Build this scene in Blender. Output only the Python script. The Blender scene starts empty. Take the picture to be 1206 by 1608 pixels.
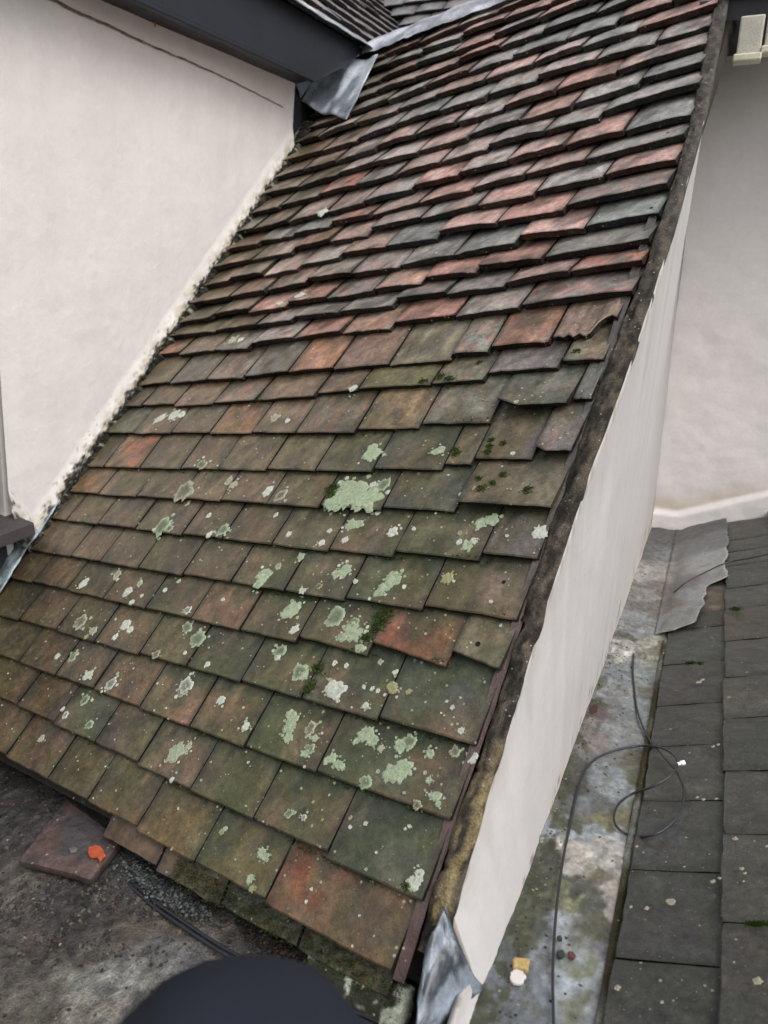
import bpy, math, random
from mathutils import Vector, Matrix, noise as mn
random.seed(11)
SC = bpy.context.scene
COL = SC.collection

# ------------------------------------------------------------------ camera
F_PX = 1180.0; CX, CY = 603.0, 804.0          # focal length in photo pixels (photo 1206 x 1608)
def cray(x, y): return Vector((x-CX, CY-y, -F_PX))
UPC = Vector((.0101, .947, .312)).normalized()                 # world axes written in camera space
YC = cray(1136, 479).normalized(); YC = (YC-UPC*YC.dot(UPC)).normalized()
XC = YC.cross(UPC)
WM = Matrix((XC, YC, UPC))                                     # camera space -> world
def rw(x, y): return WM @ cray(x, y)
cam = bpy.data.cameras.new('camera'); camo = bpy.data.objects.new('camera', cam); COL.objects.link(camo)
camo.matrix_world = WM.to_4x4()
cam.sensor_fit = 'VERTICAL'; cam.sensor_height = 36; cam.lens = F_PX/1608*36
cam.clip_start = .02; cam.clip_end = 400
cam.dof.use_dof = True; cam.dof.focus_distance = 1.5; cam.dof.aperture_fstop = 4.8
SC.camera = camo

# ------------------------------------------------------------------ world, sun, exposure
SUN_EL, SUN_ROT = math.radians(52), math.radians(112)
wd = bpy.data.worlds.new('World'); SC.world = wd; wd.use_nodes = True
nt = wd.node_tree; bg = nt.nodes['Background']
sky = nt.nodes.new('ShaderNodeTexSky'); sky.sky_type = 'NISHITA'; sky.sun_disc = False
sky.sun_elevation = SUN_EL; sky.sun_rotation = SUN_ROT; sky.dust_density = 4; sky.air_density = 1.0
hs = nt.nodes.new('ShaderNodeHueSaturation'); hs.inputs['Saturation'].default_value = .22
nt.links.new(sky.outputs[0], hs.inputs['Color']); nt.links.new(hs.outputs[0], bg.inputs[0])
bg.inputs[1].default_value = .15
sl = bpy.data.lights.new('sun', 'SUN'); sl.energy = 1.0; sl.angle = math.radians(40); sl.color = (1, .985, .965)
so = bpy.data.objects.new('sun', sl); COL.objects.link(so)
so.rotation_euler = (math.radians(90)-SUN_EL, 0, math.pi-SUN_ROT)
SC.view_settings.view_transform = 'Standard'; SC.view_settings.look = 'None'
SC.view_settings.gamma = 1; SC.view_settings.exposure = .45

# ------------------------------------------------------------------ frames and planes
D0 = 1.0
ER = WM @ (-cray(-944, 690).normalized()); EU = WM @ cray(1682, -1618).normalized()
EU = (EU-ER*EU.dot(ER)).normalized(); EN = ER.cross(EU)
def R(s, t, h=0): return ER*s+EU*t+EN*(h-D0)
def hit(x, y, p0, n):
    r = rw(x, y); return r*(Vector(p0).dot(n)/r.dot(n))
def st(x, y, h=0):                                              # photo point -> (s, t) on the tiled slope
    P = hit(x, y, EN*(h-D0), EN); return P.dot(ER), P.dot(EU)
def fb(x, y, z=0.0, o=4): return mn.fractal(Vector((x, y, z)), 1.0, 2.0, o)
def lin(c): 
    return tuple(((v/255)/12.92 if v <= 10 else (((v/255)+.055)/1.055)**2.4) for v in c)
ALB = 1.15
def alb(c, k=1.0): return tuple(min(.85, v*ALB*k) for v in lin(c))
def talb(c, k=1.0, sat=.66):
    a = lin(c); g = .3*a[0]+.59*a[1]+.11*a[2]
    return tuple(min(.8, (g+(v-g)*sat)*ALB*k) for v in a)
def mixc(a, b, f): return tuple(a[i]*(1-f)+b[i]*f for i in range(3))
def clamp(v, a=0., b=1.): return max(a, min(b, v))
def sstep(a, b, x):
    t = clamp((x-a)/(b-a)); return t*t*(3-2*t)
def blend(anc, x, y, p=2.0, e=1e-4):
    W = 0; c = [0, 0, 0]
    for ax, ay, ac in anc:
        w = 1/((ax-x)**2+(ay-y)**2+e)**p
        W += w
        for i in range(3): c[i] += ac[i]*w
    return tuple(v/W for v in c)

# ------------------------------------------------------------------ mesh helpers
class MB:
    def __init__(s): s.v = []; s.f = []; s.c = []
    def vert(s, p, c=(.5, .5, .5)): s.v.append(tuple(p)); s.c.append(c); return len(s.v)-1
    def grid(s, fn, nu, nv, flip=False):
        ids = []
        for j in range(nv+1):
            row = []
            for i in range(nu+1):
                p, c = fn(i/nu, j/nv); row.append(s.vert(p, c))
            ids.append(row)
        for j in range(nv):
            for i in range(nu):
                q = (ids[j][i], ids[j][i+1], ids[j+1][i+1], ids[j+1][i])
                s.f.append(q[::-1] if flip else q)
        return ids
    def prism(s, ring, off, c):
        off = Vector(off); n = len(ring)
        a = [s.vert(Vector(p), c) for p in ring]; b = [s.vert(Vector(p)+off, c) for p in ring]
        s.f.append(tuple(a)); s.f.append(tuple(b[::-1]))
        for i in range(n): s.f.append((a[i], b[i], b[(i+1) % n], a[(i+1) % n]))
    def tube(s, pts, rad, n=8, c=(.02, .02, .02), cap=True):
        prev = None; first = None
        N = len(pts)
        for i, p in enumerate(pts):
            p = Vector(p); d = (Vector(pts[min(i+1, N-1)])-Vector(pts[max(i-1, 0)])).normalized()
            u = Vector((0, 0, 1)) if abs(d.z) < .9 else Vector((0, 1, 0))
            a = d.cross(u).normalized(); b = a.cross(d)
            r = rad(i/(N-1)) if callable(rad) else rad
            ring = [s.vert(p+(a*math.cos(2*math.pi*k/n)+b*math.sin(2*math.pi*k/n))*r, c) for k in range(n)]
            if prev:
                for k in range(n): s.f.append((prev[k], prev[(k+1) % n], ring[(k+1) % n], ring[k]))
            else: first = ring
            prev = ring
        if cap: s.f.append(tuple(first)); s.f.append(tuple(prev[::-1]))
    def build(s, name, mat, parent=None, smooth=False):
        me = bpy.data.meshes.new(name); me.from_pydata(s.v, [], s.f)
        at_ = me.color_attributes.new('Col', 'FLOAT_COLOR', 'POINT')
        flat = []
        for c in s.c: flat += [c[0], c[1], c[2], (c[3] if len(c) > 3 else 1.0)]
        at_.data.foreach_set('color', flat)
        me.materials.append(mat); me.update()
        if smooth: me.polygons.foreach_set('use_smooth', [True]*len(me.polygons))
        o = bpy.data.objects.new(name, me); COL.objects.link(o)
        if parent:
            o.parent = parent; o.matrix_parent_inverse = Matrix.Translation(-parent.location)
        return o
def thing(name, label, cat, loc, group=None):
    o = bpy.data.objects.new(name, None); COL.objects.link(o); o.location = loc; o.empty_display_size = .05
    o['label'] = label; o['category'] = cat
    if group: o['group'] = group
    return o
def tag(o, label, cat, group=None):
    o['label'] = label; o['category'] = cat
    if group: o['group'] = group
    return o
def smooth(pts, n=8):
    out = []
    for i in range(len(pts)-1):
        p0 = pts[max(i-1, 0)]; p1 = pts[i]; p2 = pts[i+1]; p3 = pts[min(i+2, len(pts)-1)]
        for k in range(n):
            t = k/n; out.append(.5*((2*p1)+(-p0+p2)*t+(2*p0-5*p1+4*p2-p3)*t*t+(-p0+3*p1-3*p2+p3)*t**3))
    out.append(pts[-1]); return out
def bevelmod(o, w=.002, seg=2):
    m = o.modifiers.new('bevel', 'BEVEL'); m.width = w; m.segments = seg; m.limit_method = 'ANGLE'; return o

# ------------------------------------------------------------------ materials
def mat(name, rough=(.6, .8), var=.25, scale=30, fine=220, bump=.3, bdist=.002, spec=.4, specks=None, pits=0, coat=0, streak=None, mottle=0):
    m = bpy.data.materials.new(name); m.use_nodes = True; n = m.node_tree; L = n.links
    P = n.nodes['Principled BSDF']; P.inputs['Specular IOR Level'].default_value = spec
    A = n.nodes.new('ShaderNodeAttribute'); A.attribute_name = 'Col'
    T = n.nodes.new('ShaderNodeNewGeometry')
    vec = T.outputs['Position']
    if streak:
        mp = n.nodes.new('ShaderNodeMapping'); mp.inputs['Scale'].default_value = streak; L.new(vec, mp.inputs[0]); vec = mp.outputs[0]
    def nz(sc, det=6, ro=.6):
        t = n.nodes.new('ShaderNodeTexNoise'); t.inputs['Scale'].default_value = sc; t.inputs['Detail'].default_value = det
        t.inputs['Roughness'].default_value = ro; L.new(vec, t.inputs['Vector']); return t.outputs['Fac']
    def mr(s, a, b, c, d):
        t = n.nodes.new('ShaderNodeMapRange'); L.new(s, t.inputs[0])
        for i, v in enumerate((a, b, c, d)): t.inputs[i+1].default_value = v
        return t.outputs[0]
    def mul(col, s):
        t = n.nodes.new('ShaderNodeVectorMath'); t.operation = 'SCALE'; L.new(col, t.inputs[0]); L.new(s, t.inputs['Scale']); return t.outputs[0]
    n1 = nz(scale); n2 = nz(fine, 3, .7)
    c = mul(A.outputs['Color'], mr(n1, .25, .75, 1-var, 1+var))
    c = mul(c, mr(n2, .3, .7, 1-var*.9, 1+var*.9))
    if mottle:
        n3 = nz(95, 8, .75); n4 = nz(7, 4, .6)
        c = mul(c, mr(n3, .36, .64, 1-mottle, 1+mottle)); c = mul(c, mr(n4, .3, .7, 1-mottle*.5, 1+mottle*.5))
    if specks:
        for (sc, thr, colr) in specks:
            v = n.nodes.new('ShaderNodeTexVoronoi'); v.inputs['Scale'].default_value = sc; L.new(vec, v.inputs['Vector'])
            nn = n.nodes.new('ShaderNodeMath'); nn.operation = 'MULTIPLY_ADD'; L.new(n2, nn.inputs[0]); nn.inputs[1].default_value = .22; nn.inputs[2].default_value = -.11
            ad = n.nodes.new('ShaderNodeMath'); ad.operation = 'ADD'; L.new(v.outputs['Distance'], ad.inputs[0]); L.new(nn.outputs[0], ad.inputs[1])
            sp = n.nodes.new('ShaderNodeSeparateColor'); L.new(v.outputs['Color'], sp.inputs[0])
            size = mr(sp.outputs[0], thr, 1, 0, .3)
            lt = n.nodes.new('ShaderNodeMath'); lt.operation = 'SUBTRACT'; L.new(size, lt.inputs[0]); L.new(ad.outputs[0], lt.inputs[1])
            fac = mr(lt.outputs[0], 0, .06, 0, .85)
            mx = n.nodes.new('ShaderNodeMix'); mx.data_type = 'RGBA'; L.new(fac, mx.inputs['Factor']); L.new(c, mx.inputs['A']); mx.inputs['B'].default_value = (*colr, 1); c = mx.outputs['Result']
    L.new(c, P.inputs['Base Color'])
    L.new(mr(n1, .3, .7, rough[0], rough[1]), P.inputs['Roughness'])
    b = n.nodes.new('ShaderNodeBump'); b.inputs['Strength'].default_value = bump; b.inputs['Distance'].default_value = bdist
    hsum = n.nodes.new('ShaderNodeMath'); hsum.operation = 'MULTIPLY_ADD'; L.new(n1, hsum.inputs[0]); hsum.inputs[1].default_value = 1.5; L.new(n2, hsum.inputs[2])
    L.new(hsum.outputs[0], b.inputs['Height']); L.new(b.outputs[0], P.inputs['Normal'])
    L.new(mr(A.outputs['Alpha'], 0, 1, 0, spec), P.inputs['Specular IOR Level'])
    if coat:
        P.inputs['Coat Roughness'].default_value = .22
        cw = n.nodes.new('ShaderNodeMath'); cw.operation = 'MULTIPLY'; L.new(A.outputs['Alpha'], cw.inputs[0]); L.new(mr(n1, .35, .65, coat*.3, coat), cw.inputs[1]); L.new(cw.outputs[0], P.inputs['Coat Weight'])
    return m
M_TILE = mat('clay_tile', coat=.55, mottle=.36, rough=(.30, .58), var=.25, scale=28, fine=420, bump=.55, bdist=.003, spec=.5,
             specks=[(110, .86, (.36, .36, .25)), (240, .88, (.30, .28, .14)), (170, .90, (.02, .02, .015))])
M_RENDER = mat('white_render', rough=(.7, .9), var=.035, scale=9, fine=60, bump=.16, bdist=.006, spec=.2)
M_LEAD = mat('lead_sheet', coat=.35, mottle=.16, rough=(.22, .55), var=.22, scale=16, fine=160, bump=.35, bdist=.003, spec=.5)
M_MORT = mat('verge_mortar', rough=(.75, .95), var=.45, scale=45, fine=300, bump=.9, bdist=.006, spec=.2, specks=[(150, .85, (.42, .40, .32))])
M_DIRT = mat('roof_grime', coat=.8, mottle=.35, rough=(.14, .62), var=.5, scale=40, fine=260, bump=.9, bdist=.006, spec=.5, specks=[(130, .86, (.3, .28, .24))])
M_LICH = mat('lichen', rough=(.85, .95), var=.22, scale=120, fine=600, bump=.8, bdist=.003, spec=.1)
M_MOSS = mat('moss', rough=(.9, 1), var=.35, scale=120, fine=600, bump=.3, bdist=.002, spec=.1)
M_DARK = mat('black_paint', rough=(.45, .6), var=.12, scale=10, fine=120, bump=.1, bdist=.002, spec=.4)
M_SLATE = mat('dark_tile', coat=.2, mottle=.34, rough=(.34, .62), var=.22, scale=35, fine=380, bump=.5, bdist=.002, spec=.4,
              specks=[(120, .90, (.26, .25, .22)), (260, .88, (.22, .21, .18)), (60, .96, (.2, .2, .15))])
M_CABLE = mat('cable_sheath', rough=(.35, .45), var=.08, scale=30, fine=200, bump=.05, spec=.5)
M_CLOTH = mat('navy_cloth', rough=(.85, .95), var=.12, scale=14, fine=900, bump=.25, bdist=.002, spec=.2)
M_STONE = mat('rubble', rough=(.6, .9), var=.25, scale=90, fine=500, bump=.6, bdist=.002, spec=.3)
M_WOOD = mat('painted_timber', rough=(.5, .8), var=.15, scale=20, fine=200, bump=.4, bdist=.003, spec=.3)

# ------------------------------------------------------------------ the ground far below and the sky dome is the world
g = MB(); g.grid(lambda u, v: (((u-.5)*240, (v-.5)*240, -5.2), (.07, .075, .05)), 8, 8)
go = g.build('ground', M_DIRT); go['kind'] = 'structure'

# ================================================================== tiled slope
house = thing('tiled_house', 'old clay tiled slope with lichen and a narrow white gable side', 'house', R(-1.2, 0, -.1))

pal_up = [(150,128,120),(128,120,116),(120,118,112),(165,120,108),(158,108,92),(112,112,108),(150,112,98),(140,132,126),(132,118,114),(158,134,126),(118,112,106),(138,108,96)]
pal_mid = [(112,98,82),(104,92,76),(126,104,90),(98,92,78),(118,96,80),(140,100,82),(100,98,90),(92,84,70)]
pal_low = [(90,78,56),(98,82,60),(80,72,52),(74,66,48),(104,84,60),(72,70,54)]
pal_dark = [(70,58,44),(62,54,42),(76,60,44),(66,60,50),(84,64,50)]
anchors_px = [((195,703),(152,92,66)),((290,655),(140,88,64)),((370,660),(125,92,64)),((230,655),(90,76,60)),((640,645),(150,126,96)),((560,655),(104,108,72)),((475,660),(84,82,66)),
((700,640),(120,118,106)),((830,625),(98,102,98)),((905,605),(98,96,92)),((560,710),(86,86,74)),((660,705),(76,74,70)),((715,700),(106,90,76)),((790,690),(94,86,84)),((880,685),(98,92,92)),
((665,770),(72,71,70)),((800,755),(128,114,100)),((460,710),(110,98,72)),((380,710),(104,90,64)),((310,710),(104,86,66)),((250,710),(100,84,66)),((560,775),(86,86,64)),((450,770),(88,82,60)),((370,770),(92,76,58)),((310,765),(104,90,66)),((240,760),(88,72,50)),((180,750),(94,74,48)),((130,745),(100,80,52)),
((700,830),(96,92,76)),((810,835),(104,98,98)),((570,835),(94,82,66)),((480,830),(86,82,62)),((380,825),(92,76,58)),((310,815),(78,66,54)),((240,810),(80,68,54)),((180,800),(84,70,56)),((130,790),(94,76,54)),
((755,920),(108,90,78)),((610,905),(80,82,64)),((500,905),(98,90,68)),((400,895),(92,84,60)),((330,880),(86,70,54)),((250,870),(66,58,48)),((185,855),(90,76,58)),((130,850),(94,74,56)),
((665,990),(132,80,60)),((760,1000),(124,108,96)),((520,985),(84,82,60)),((430,965),(80,78,54)),((345,945),(110,82,62)),((270,935),(68,64,46)),((200,920),(80,66,50)),((140,905),(74,56,46)),((80,890),(66,52,40)),
((380,1040),(96,86,58)),((300,1000),(104,84,58)),((240,980),(74,70,54)),((430,1060),(90,84,58)),((540,1065),(72,76,60)),((690,1080),(76,78,70)),((330,1070),(110,82,60)),((260,1060),(118,88,66)),((180,1040),(74,60,46)),((100,1020),(76,56,40)),((40,1000),(72,56,40)),
((350,1110),(118,94,66)),((260,1090),(116,88,68)),((190,1070),(110,82,62)),((120,1050),(72,62,48)),((620,1200),(70,74,58)),((450,1150),(88,82,54)),((330,1140),(108,84,58)),((200,1130),(66,54,44)),((60,1080),(84,62,42)),
((620,1330),(74,76,62)),((470,1260),(84,78,54)),((360,1200),(80,76,44)),((270,1170),(108,86,66)),((160,1120),(64,52,44)),((540,1430),(112,62,40)),((370,1330),(92,80,48)),((270,1280),(110,82,50)),((190,1230),(100,78,42)),((110,1200),(74,54,34)),((30,1150),(48,38,30)),
((716,465),(112,118,112)),((830,435),(176,134,118)),((905,395),(118,126,114)),((950,418),(104,108,118)),((965,450),(142,124,122)),((880,512),(122,124,102)),((800,487),(112,116,110)),((770,530),(110,115,106)),((730,500),(146,122,112)),((1005,372),(112,120,108)),((960,520),(116,108,92)),((690,430),(160,126,112)),((640,430),(164,126,108)),
((760,395),(172,138,126)),((880,345),(172,132,122)),((760,345),(170,134,126)),((930,345),(120,124,120)),((1000,325),(118,124,118)),((1030,270),(110,118,118)),((960,250),(112,116,118)),((1050,215),(112,118,120)),
((545,225),(172,104,82)),((530,280),(168,96,74)),((555,340),(158,100,82)),((620,330),(168,120,104)),((500,370),(120,84,66)),((550,370),(160,98,80)),((455,290),(150,92,72)),((640,175),(178,124,116)),((690,190),(130,100,92)),((870,212),(168,124,112)),((830,75),(150,152,138)),((850,92),(190,164,148)),((1095,65),(112,120,124)),((850,480),(112,114,102)),((520,545),(150,108,82)),((570,560),(128,104,92)),((640,520),(146,126,110)),((700,530),(128,118,96)),((540,510),(108,108,102)),((600,600),(104,104,76)),((720,580),(104,104,88)),((800,565),(118,106,104)),((920,555),(122,118,100)),((740,375),(140,140,134)),((490,610),(92,88,72)),((560,590),(98,92,76)),((640,590),(110,106,76)),((600,480),(150,116,96)),((480,425),(98,92,76)),((540,410),(124,108,92)),((450,445),(98,90,76)),((350,540),(104,98,82)),((300,570),(88,82,70)),((410,575),(92,84,74)),((380,600),(98,88,78))]
ANC = [(st(*p), c) for p, c in anchors_px]

ROWS = [ # (tail t at the verge, at s=-1.05 and further left, joints s)
 (-.105,-.092,-.08,[-.788,-.953,-1.116,-1.275,-1.42,-1.594]),
 (-.010, .004, .02,[-.713,-.874,-1.036,-1.195,-1.341,-1.50,-1.66]),
 (.104, .101, .106,[-.792,-.96,-1.112,-1.269,-1.436,-1.589,-1.755]),
 (.214, .206, .20,[-.717,-.886,-1.04,-1.199,-1.356,-1.522,-1.684,-1.86]),
 (.342, .303, .303,[-.629,-.786,-.954,-1.107,-1.258,-1.415,-1.581,-1.743,-1.907]),
 (.425, .398, .392,[-.716,-.887,-1.041,-1.198,-1.355,-1.52,-1.676,-1.812]),
 (.534, .497, .494,[-.643,-.822,-.978,-1.137,-1.291,-1.433,-1.617,-1.783,-1.936]),
 (.630, .597, .587,[-.728,-.896,-1.057,-1.212,-1.367,-1.516,-1.692,-1.866]),
 (.751, .690, .676,[-.612,-.733,-.793,-.962,-1.118,-1.27,-1.434,-1.58,-1.754,-1.924]),
 (.870, .795, .792,[-.575,-.728,-.891,-1.058,-1.238,-1.387,-1.546,-1.708,-1.879]),
 (.966, .914, .896,[-.625,-.781,-.912,-1.111,-1.241,-1.441,-1.605,-1.774,-1.931]),
 (1.042, .990, .985,[-.664,-.80,-.89,-1.055,-1.224,-1.376,-1.541,-1.692,-1.86]),
]
ts = [1.145,1.225,1.29,1.365,1.452,1.54,1.625,1.70,1.80,1.891,1.98,2.077,2.17,2.26,2.35,2.44,2.53,2.62,2.71]
for k, t in enumerate(ts):
    half = (k % 2 == 0); s = -.52-(.245 if half else .165)+random.uniform(-.01, .01); js = []
    while s > -1.97:
        js.append(s); s -= .162+random.uniform(-.014, .014)
    tl = t-.045+.02*k/18 if k < 12 else t-.02
    ROWS.append((t, (t+tl)/2, tl, js))
TILES = []
TH = .0125
def tile_mesh(mb, s0, s1, t0, g, L, h0, th, rot, camb, col, col2, frame=R, tail=None, nu=11, nv=10, rough=1.0, tilt=0.0, mossy=0.0, sd=None):
    sd = random.uniform(0, 100) if sd is None else sd
    w = s1-s0; sm = (s0+s1)/2
    def tailf(u):
        e = fb(u*4+sd, sd*3, 0, 3)*.0022*rough
        e += clamp(.08-u, 0, 1)*.05*random.random()*.4+clamp(u-.92, 0, 1)*.05*random.random()*.4 if rough > .8 else 0
        return e+(tail(u) if tail else 0)
    tl = [tailf(i/nu) for i in range(nu+1)]
    def pt(i, v, dh=0.0):
        u = i/nu; x = s0+u*w; y = t0+tl[i]*(1-v)+v*L
        if 0 < v: x += (fb(v*5+sd, sd, 1, 2)*.0012*rough if i in (0, nu) else 0)
        y += (x-sm)*rot
        vv = v*L
        h = h0-(th+h0)*vv/g+camb*(1-(2*u-1)**2)*(1-v)+tilt*(u-.5)*(1-v)
        h += fb(x*22+sd, y*22, 0, 3)*.0011*rough
        return x, y, h+dh
    def colr(x, y, dark=1.0):
        f = sstep(-.25, .45, fb(x*26+sd, y*26+7, 1, 4)); c = mixc(col, col2, f*.75)
        k = 1+.34*fb(x*60, y*60+sd, 3, 4)
        if frame is R:
            zl = clamp((1.25-y)/.5); zw = clamp((-1.42-x+.15*fb(x*5, y*5, 2, 3))/.35)
            f1 = sstep(-.12, .32, fb(x*8+1, y*8, 11, 5))*max(zl*.6, zw*.7)
            c = mixc(c, (.122, .080, .044), min(1, f1*1.25))
            f2 = sstep(-.02, .34, fb(x*7+31, y*7, 17, 5)+.12*clamp(1-abs(x+.75)/.5))*max(zl*.62, zw*.35)
            c = mixc(c, (.088, .082, .028), f2*.8)
            f3 = sstep(.05, .38, fb(x*13+51, y*13, 23, 5))*.6
            c = mixc(c, (.036, .034, .026), f3)
        m = .8*mossy*sstep(.0, .42, fb(x*11+3, y*11, 5, 4)+.25)
        c = mixc(c, (.035, .05, .014), clamp(m)*.75)
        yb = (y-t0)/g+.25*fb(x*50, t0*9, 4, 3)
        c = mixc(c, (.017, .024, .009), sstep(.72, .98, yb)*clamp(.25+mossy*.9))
        e = min(x-s0, s1-x); c = mixc((.02, .022, .014), c, .45+.55*sstep(0, .009, e))        # grime along the joints
        return tuple(max(.004, q*k*dark) for q in c)
    vs = [0, .012, .04]+[.04+.96*j/(nv-2) for j in range(1, nv-1)]
    top = []
    for j, v in enumerate(vs):
        row = []
        for i in range(nu+1):
            x, y, h = pt(i, v, -.0022 if j == 0 else 0)
            if i in (0, nu): h -= .0012
            row.append(mb.vert(frame(x, y, h), colr(x, y, .8 if j == 0 else 1)))
        top.append(row)
    n = len(vs)
    for j in range(n-1):
        for i in range(nu): mb.f.append((top[j][i], top[j][i+1], top[j+1][i+1], top[j+1][i]))
    # tail face and sides go down by the tile's thickness
    dc = mixc(tuple(q*.3 for q in col), (.010, .009, .007), .75)  # near-black: mossy dirt plus the shade of down-facing tails, painted in
    bot = []
    for i in range(nu+1):
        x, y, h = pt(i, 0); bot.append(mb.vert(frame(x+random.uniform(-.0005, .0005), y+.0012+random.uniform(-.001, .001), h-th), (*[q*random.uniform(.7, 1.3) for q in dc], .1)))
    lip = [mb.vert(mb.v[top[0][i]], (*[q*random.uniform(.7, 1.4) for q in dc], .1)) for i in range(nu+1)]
    for i in range(nu): mb.f.append((bot[i], bot[i+1], lip[i+1], lip[i]))
    for side in (0, nu):
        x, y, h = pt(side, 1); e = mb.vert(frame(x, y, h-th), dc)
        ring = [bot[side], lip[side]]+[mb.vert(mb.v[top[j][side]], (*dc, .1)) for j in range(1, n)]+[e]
        mb.f.append(tuple(ring if side == nu else ring[::-1]))
    return dict(s0=s0, s1=s1, t0=t0, g=g, L=L, h0=h0, th=th, rot=rot, camb=camb, tilt=tilt)
def surf(s, t):
    best = None
    for T in TILES:
        if T['s0'] <= s <= T['s1']:
            y = t-T['t0']-(s-(T['s0']+T['s1'])/2)*T['rot']
            if 0 <= y <= T['L']:
                u = (s-T['s0'])/(T['s1']-T['s0']); v = y/T['L']
                h = T['h0']-(T['th']+T['h0'])*y/T['g']+T['camb']*(1-(2*u-1)**2)*(1-v)+T['tilt']*(u-.5)*(1-v)
                if best is None or h > best: best = h
    return -.02 if best is None else best

def pick(s, t):
    bd = 1e9; bc = None
    for (a, b), c in ANC:
        d = ((a-s)/1.0)**2+((b-t)/.7)**2
        if d < bd: bd = d; bc = c
    return bd, bc
SPECIAL = []                      # tiles that stand out become parts of their own
tiles = MB()
def rowt(row, s):
    a, b, c, _ = row
    if s > -1.05: f = clamp((s+1.05)/.52); return b+(a-b)*f**1.6
    return b+(c-b)*clamp((-1.05-s)/.6)
for ri, row in enumerate(ROWS):
    js = row[3]; ed = [-.538 if ri < 12 else (-.524 if row[0] < 1.7 else -.524-.03*sstep(1.7, 2.1, row[0]))]+js+[-2.06 if ri > 2 else -1.86-.1*ri]
    if ri == 0: ed[0] = -.548
    up = sstep(.7, 1.3, row[0])
    for k in range(len(ed)-1):
        s1, s0 = ed[k], ed[k+1]
        if s1-s0 < .02: continue
        sm = (s0+s1)/2; t = rowt(row, sm); up2 = sstep(.9, 1.9, t)
        nxt = rowt(ROWS[ri+1], sm) if ri+1 < len(ROWS) else t+.092
        g_ = max(.05, nxt-t)
        gap = .0012+random.random()*.0018+up*random.random()*.003
        tj = random.uniform(-1, 1)*(.0022+up*.0085)
        rot = random.uniform(-1, 1)*(.008+up*.036)
        if ri == 4 and k < 3: rot = -.05
        lift = random.random()*(.0015+.007*up)
        camb = random.uniform(-.0005, .001)+up*random.uniform(-.001, .0042)
        tilt = random.uniform(-1, 1)*(.001+.006*up)
        th = TH*(.80+.68*up)+random.uniform(-.001, .0015)
        bd, bc = pick(sm, t+.045)
        if bd < .055**2*(1 if ri < 12 else .9): c1 = bc
        else:
            if row[0] > 1.1: p = pal_up if sm > -1.75+.1*math.sin(ri) else pal_mid
            elif row[0] > .6: p = pal_mid if sm > -1.7 else pal_low
            else: p = pal_low if sm > -1.45 else pal_dark  # palettes darken towards the wall: algae, with corner shade mixed into the colour
            c1 = random.choice(p)
        c2 = random.choice(pal_up if row[0] > 1.0 and sm > -1.7 else (pal_mid if row[0] > .55 else pal_low))
        jit = random.uniform(.9, 1.1)
        mossy = clamp(1.0-abs(t-.1)/.8)*.95*clamp(1.3-abs(sm+.70)/.62)+.10
        if ri >= 12: mossy = .25*clamp((-1.5-sm)/.4)
        tail = None; h0 = lift
        name = None
        def near(px, py): a, b = st(px, py); return s0 < a < s1 and t < b < nxt
        if near(830, 620): tail = lambda u: .014*clamp((u-.7)/.3); h0 = .016; name = ('broken_tile', 'raised grey tile with a broken off corner'); camb = .003; rot = .05
        if near(905, 600): tail = lambda u: .025*clamp((.35-u)/.35)
        if near(920, 515): tail = lambda u: .045*sstep(.62, .8, u)+.004*math.sin(u*30); name = ('broken_tile', 'greenish tile with a bite broken out of its right corner')
        if near(800, 755): h0 = .012; name = ('pitted_tile', 'wide pitted buff tile dotted with moss')
        if near(665, 990): h0 = .004; rot = -.1; name = ('red_tile', 'rust red tile sitting crooked beside the tile with a nail hole')
        if near(760, 1000): h0 = .006; rot = -.16; name = ('holed_tile', 'buff tile with a round nail hole')
        if near(880, 685): h0 = .010; tail = lambda u: .012*clamp((.3-u)/.3)
        if near(950, 418): h0 = .018; camb = .006
        if near(905, 395): h0 = .011
        if near(862, 92) or near(872, 212): h0 = .01
        if near(860, 640): pass
        if ri == 0 and k == 0: name = ('red_tile', 'big rust red tile at the foot of the slope'); mossy = .3
        if near(195, 703): name = ('red_tile', 'small orange red tile near the white wall')
        target = MB() if name else tiles
        rec = tile_mesh(target, s0+gap, s1-gap, t+tj, g_, g_*2.05+.01, h0, th, rot, camb, talb(c1, jit*(.98+.62*up2), 1.0-.36*up2), talb(c2, .95+.55*up2, 1.0-.40*up2), tail=tail, tilt=tilt, mossy=mossy, rough=.75+.6*up)  # upper tile colours lifted and greyed, painting in a sky sheen
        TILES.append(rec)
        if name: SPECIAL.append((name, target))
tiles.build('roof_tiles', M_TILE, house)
for (nm, lb), mb_ in SPECIAL:
    o = mb_.build(nm, M_TILE, house); o['label'] = lb
# under-eaves course, showing below the lowest tails
ue = MB(); x = -.55
while x > -1.1:
    w = .165 if x > -1.4 else .16
    tt = -.128 if x > -.9 else -.122
    r = tile_mesh(ue, x-w+.004, x-.002, tt+random.uniform(-.006, .004), .09, .12, -.016, .012, random.uniform(-.03, .03), 0,
                  talb((88, 58, 38) if x < -.8 else (56, 54, 40)), alb((80, 66, 36)), mossy=.5 if x > -.85 else .15)
    x -= w
ue.build('eaves_tiles', M_TILE, house)
# boarding under the tiles
b = MB(); b.prism([R(-2.08, -.1, -.05), R(-.53, -.1, -.05), R(-.53, 2.78, -.05), R(-2.08, 2.78, -.05)], EN*-.04, (.03, .025, .02))
b.build('roof_boarding', M_WOOD, house)

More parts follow.
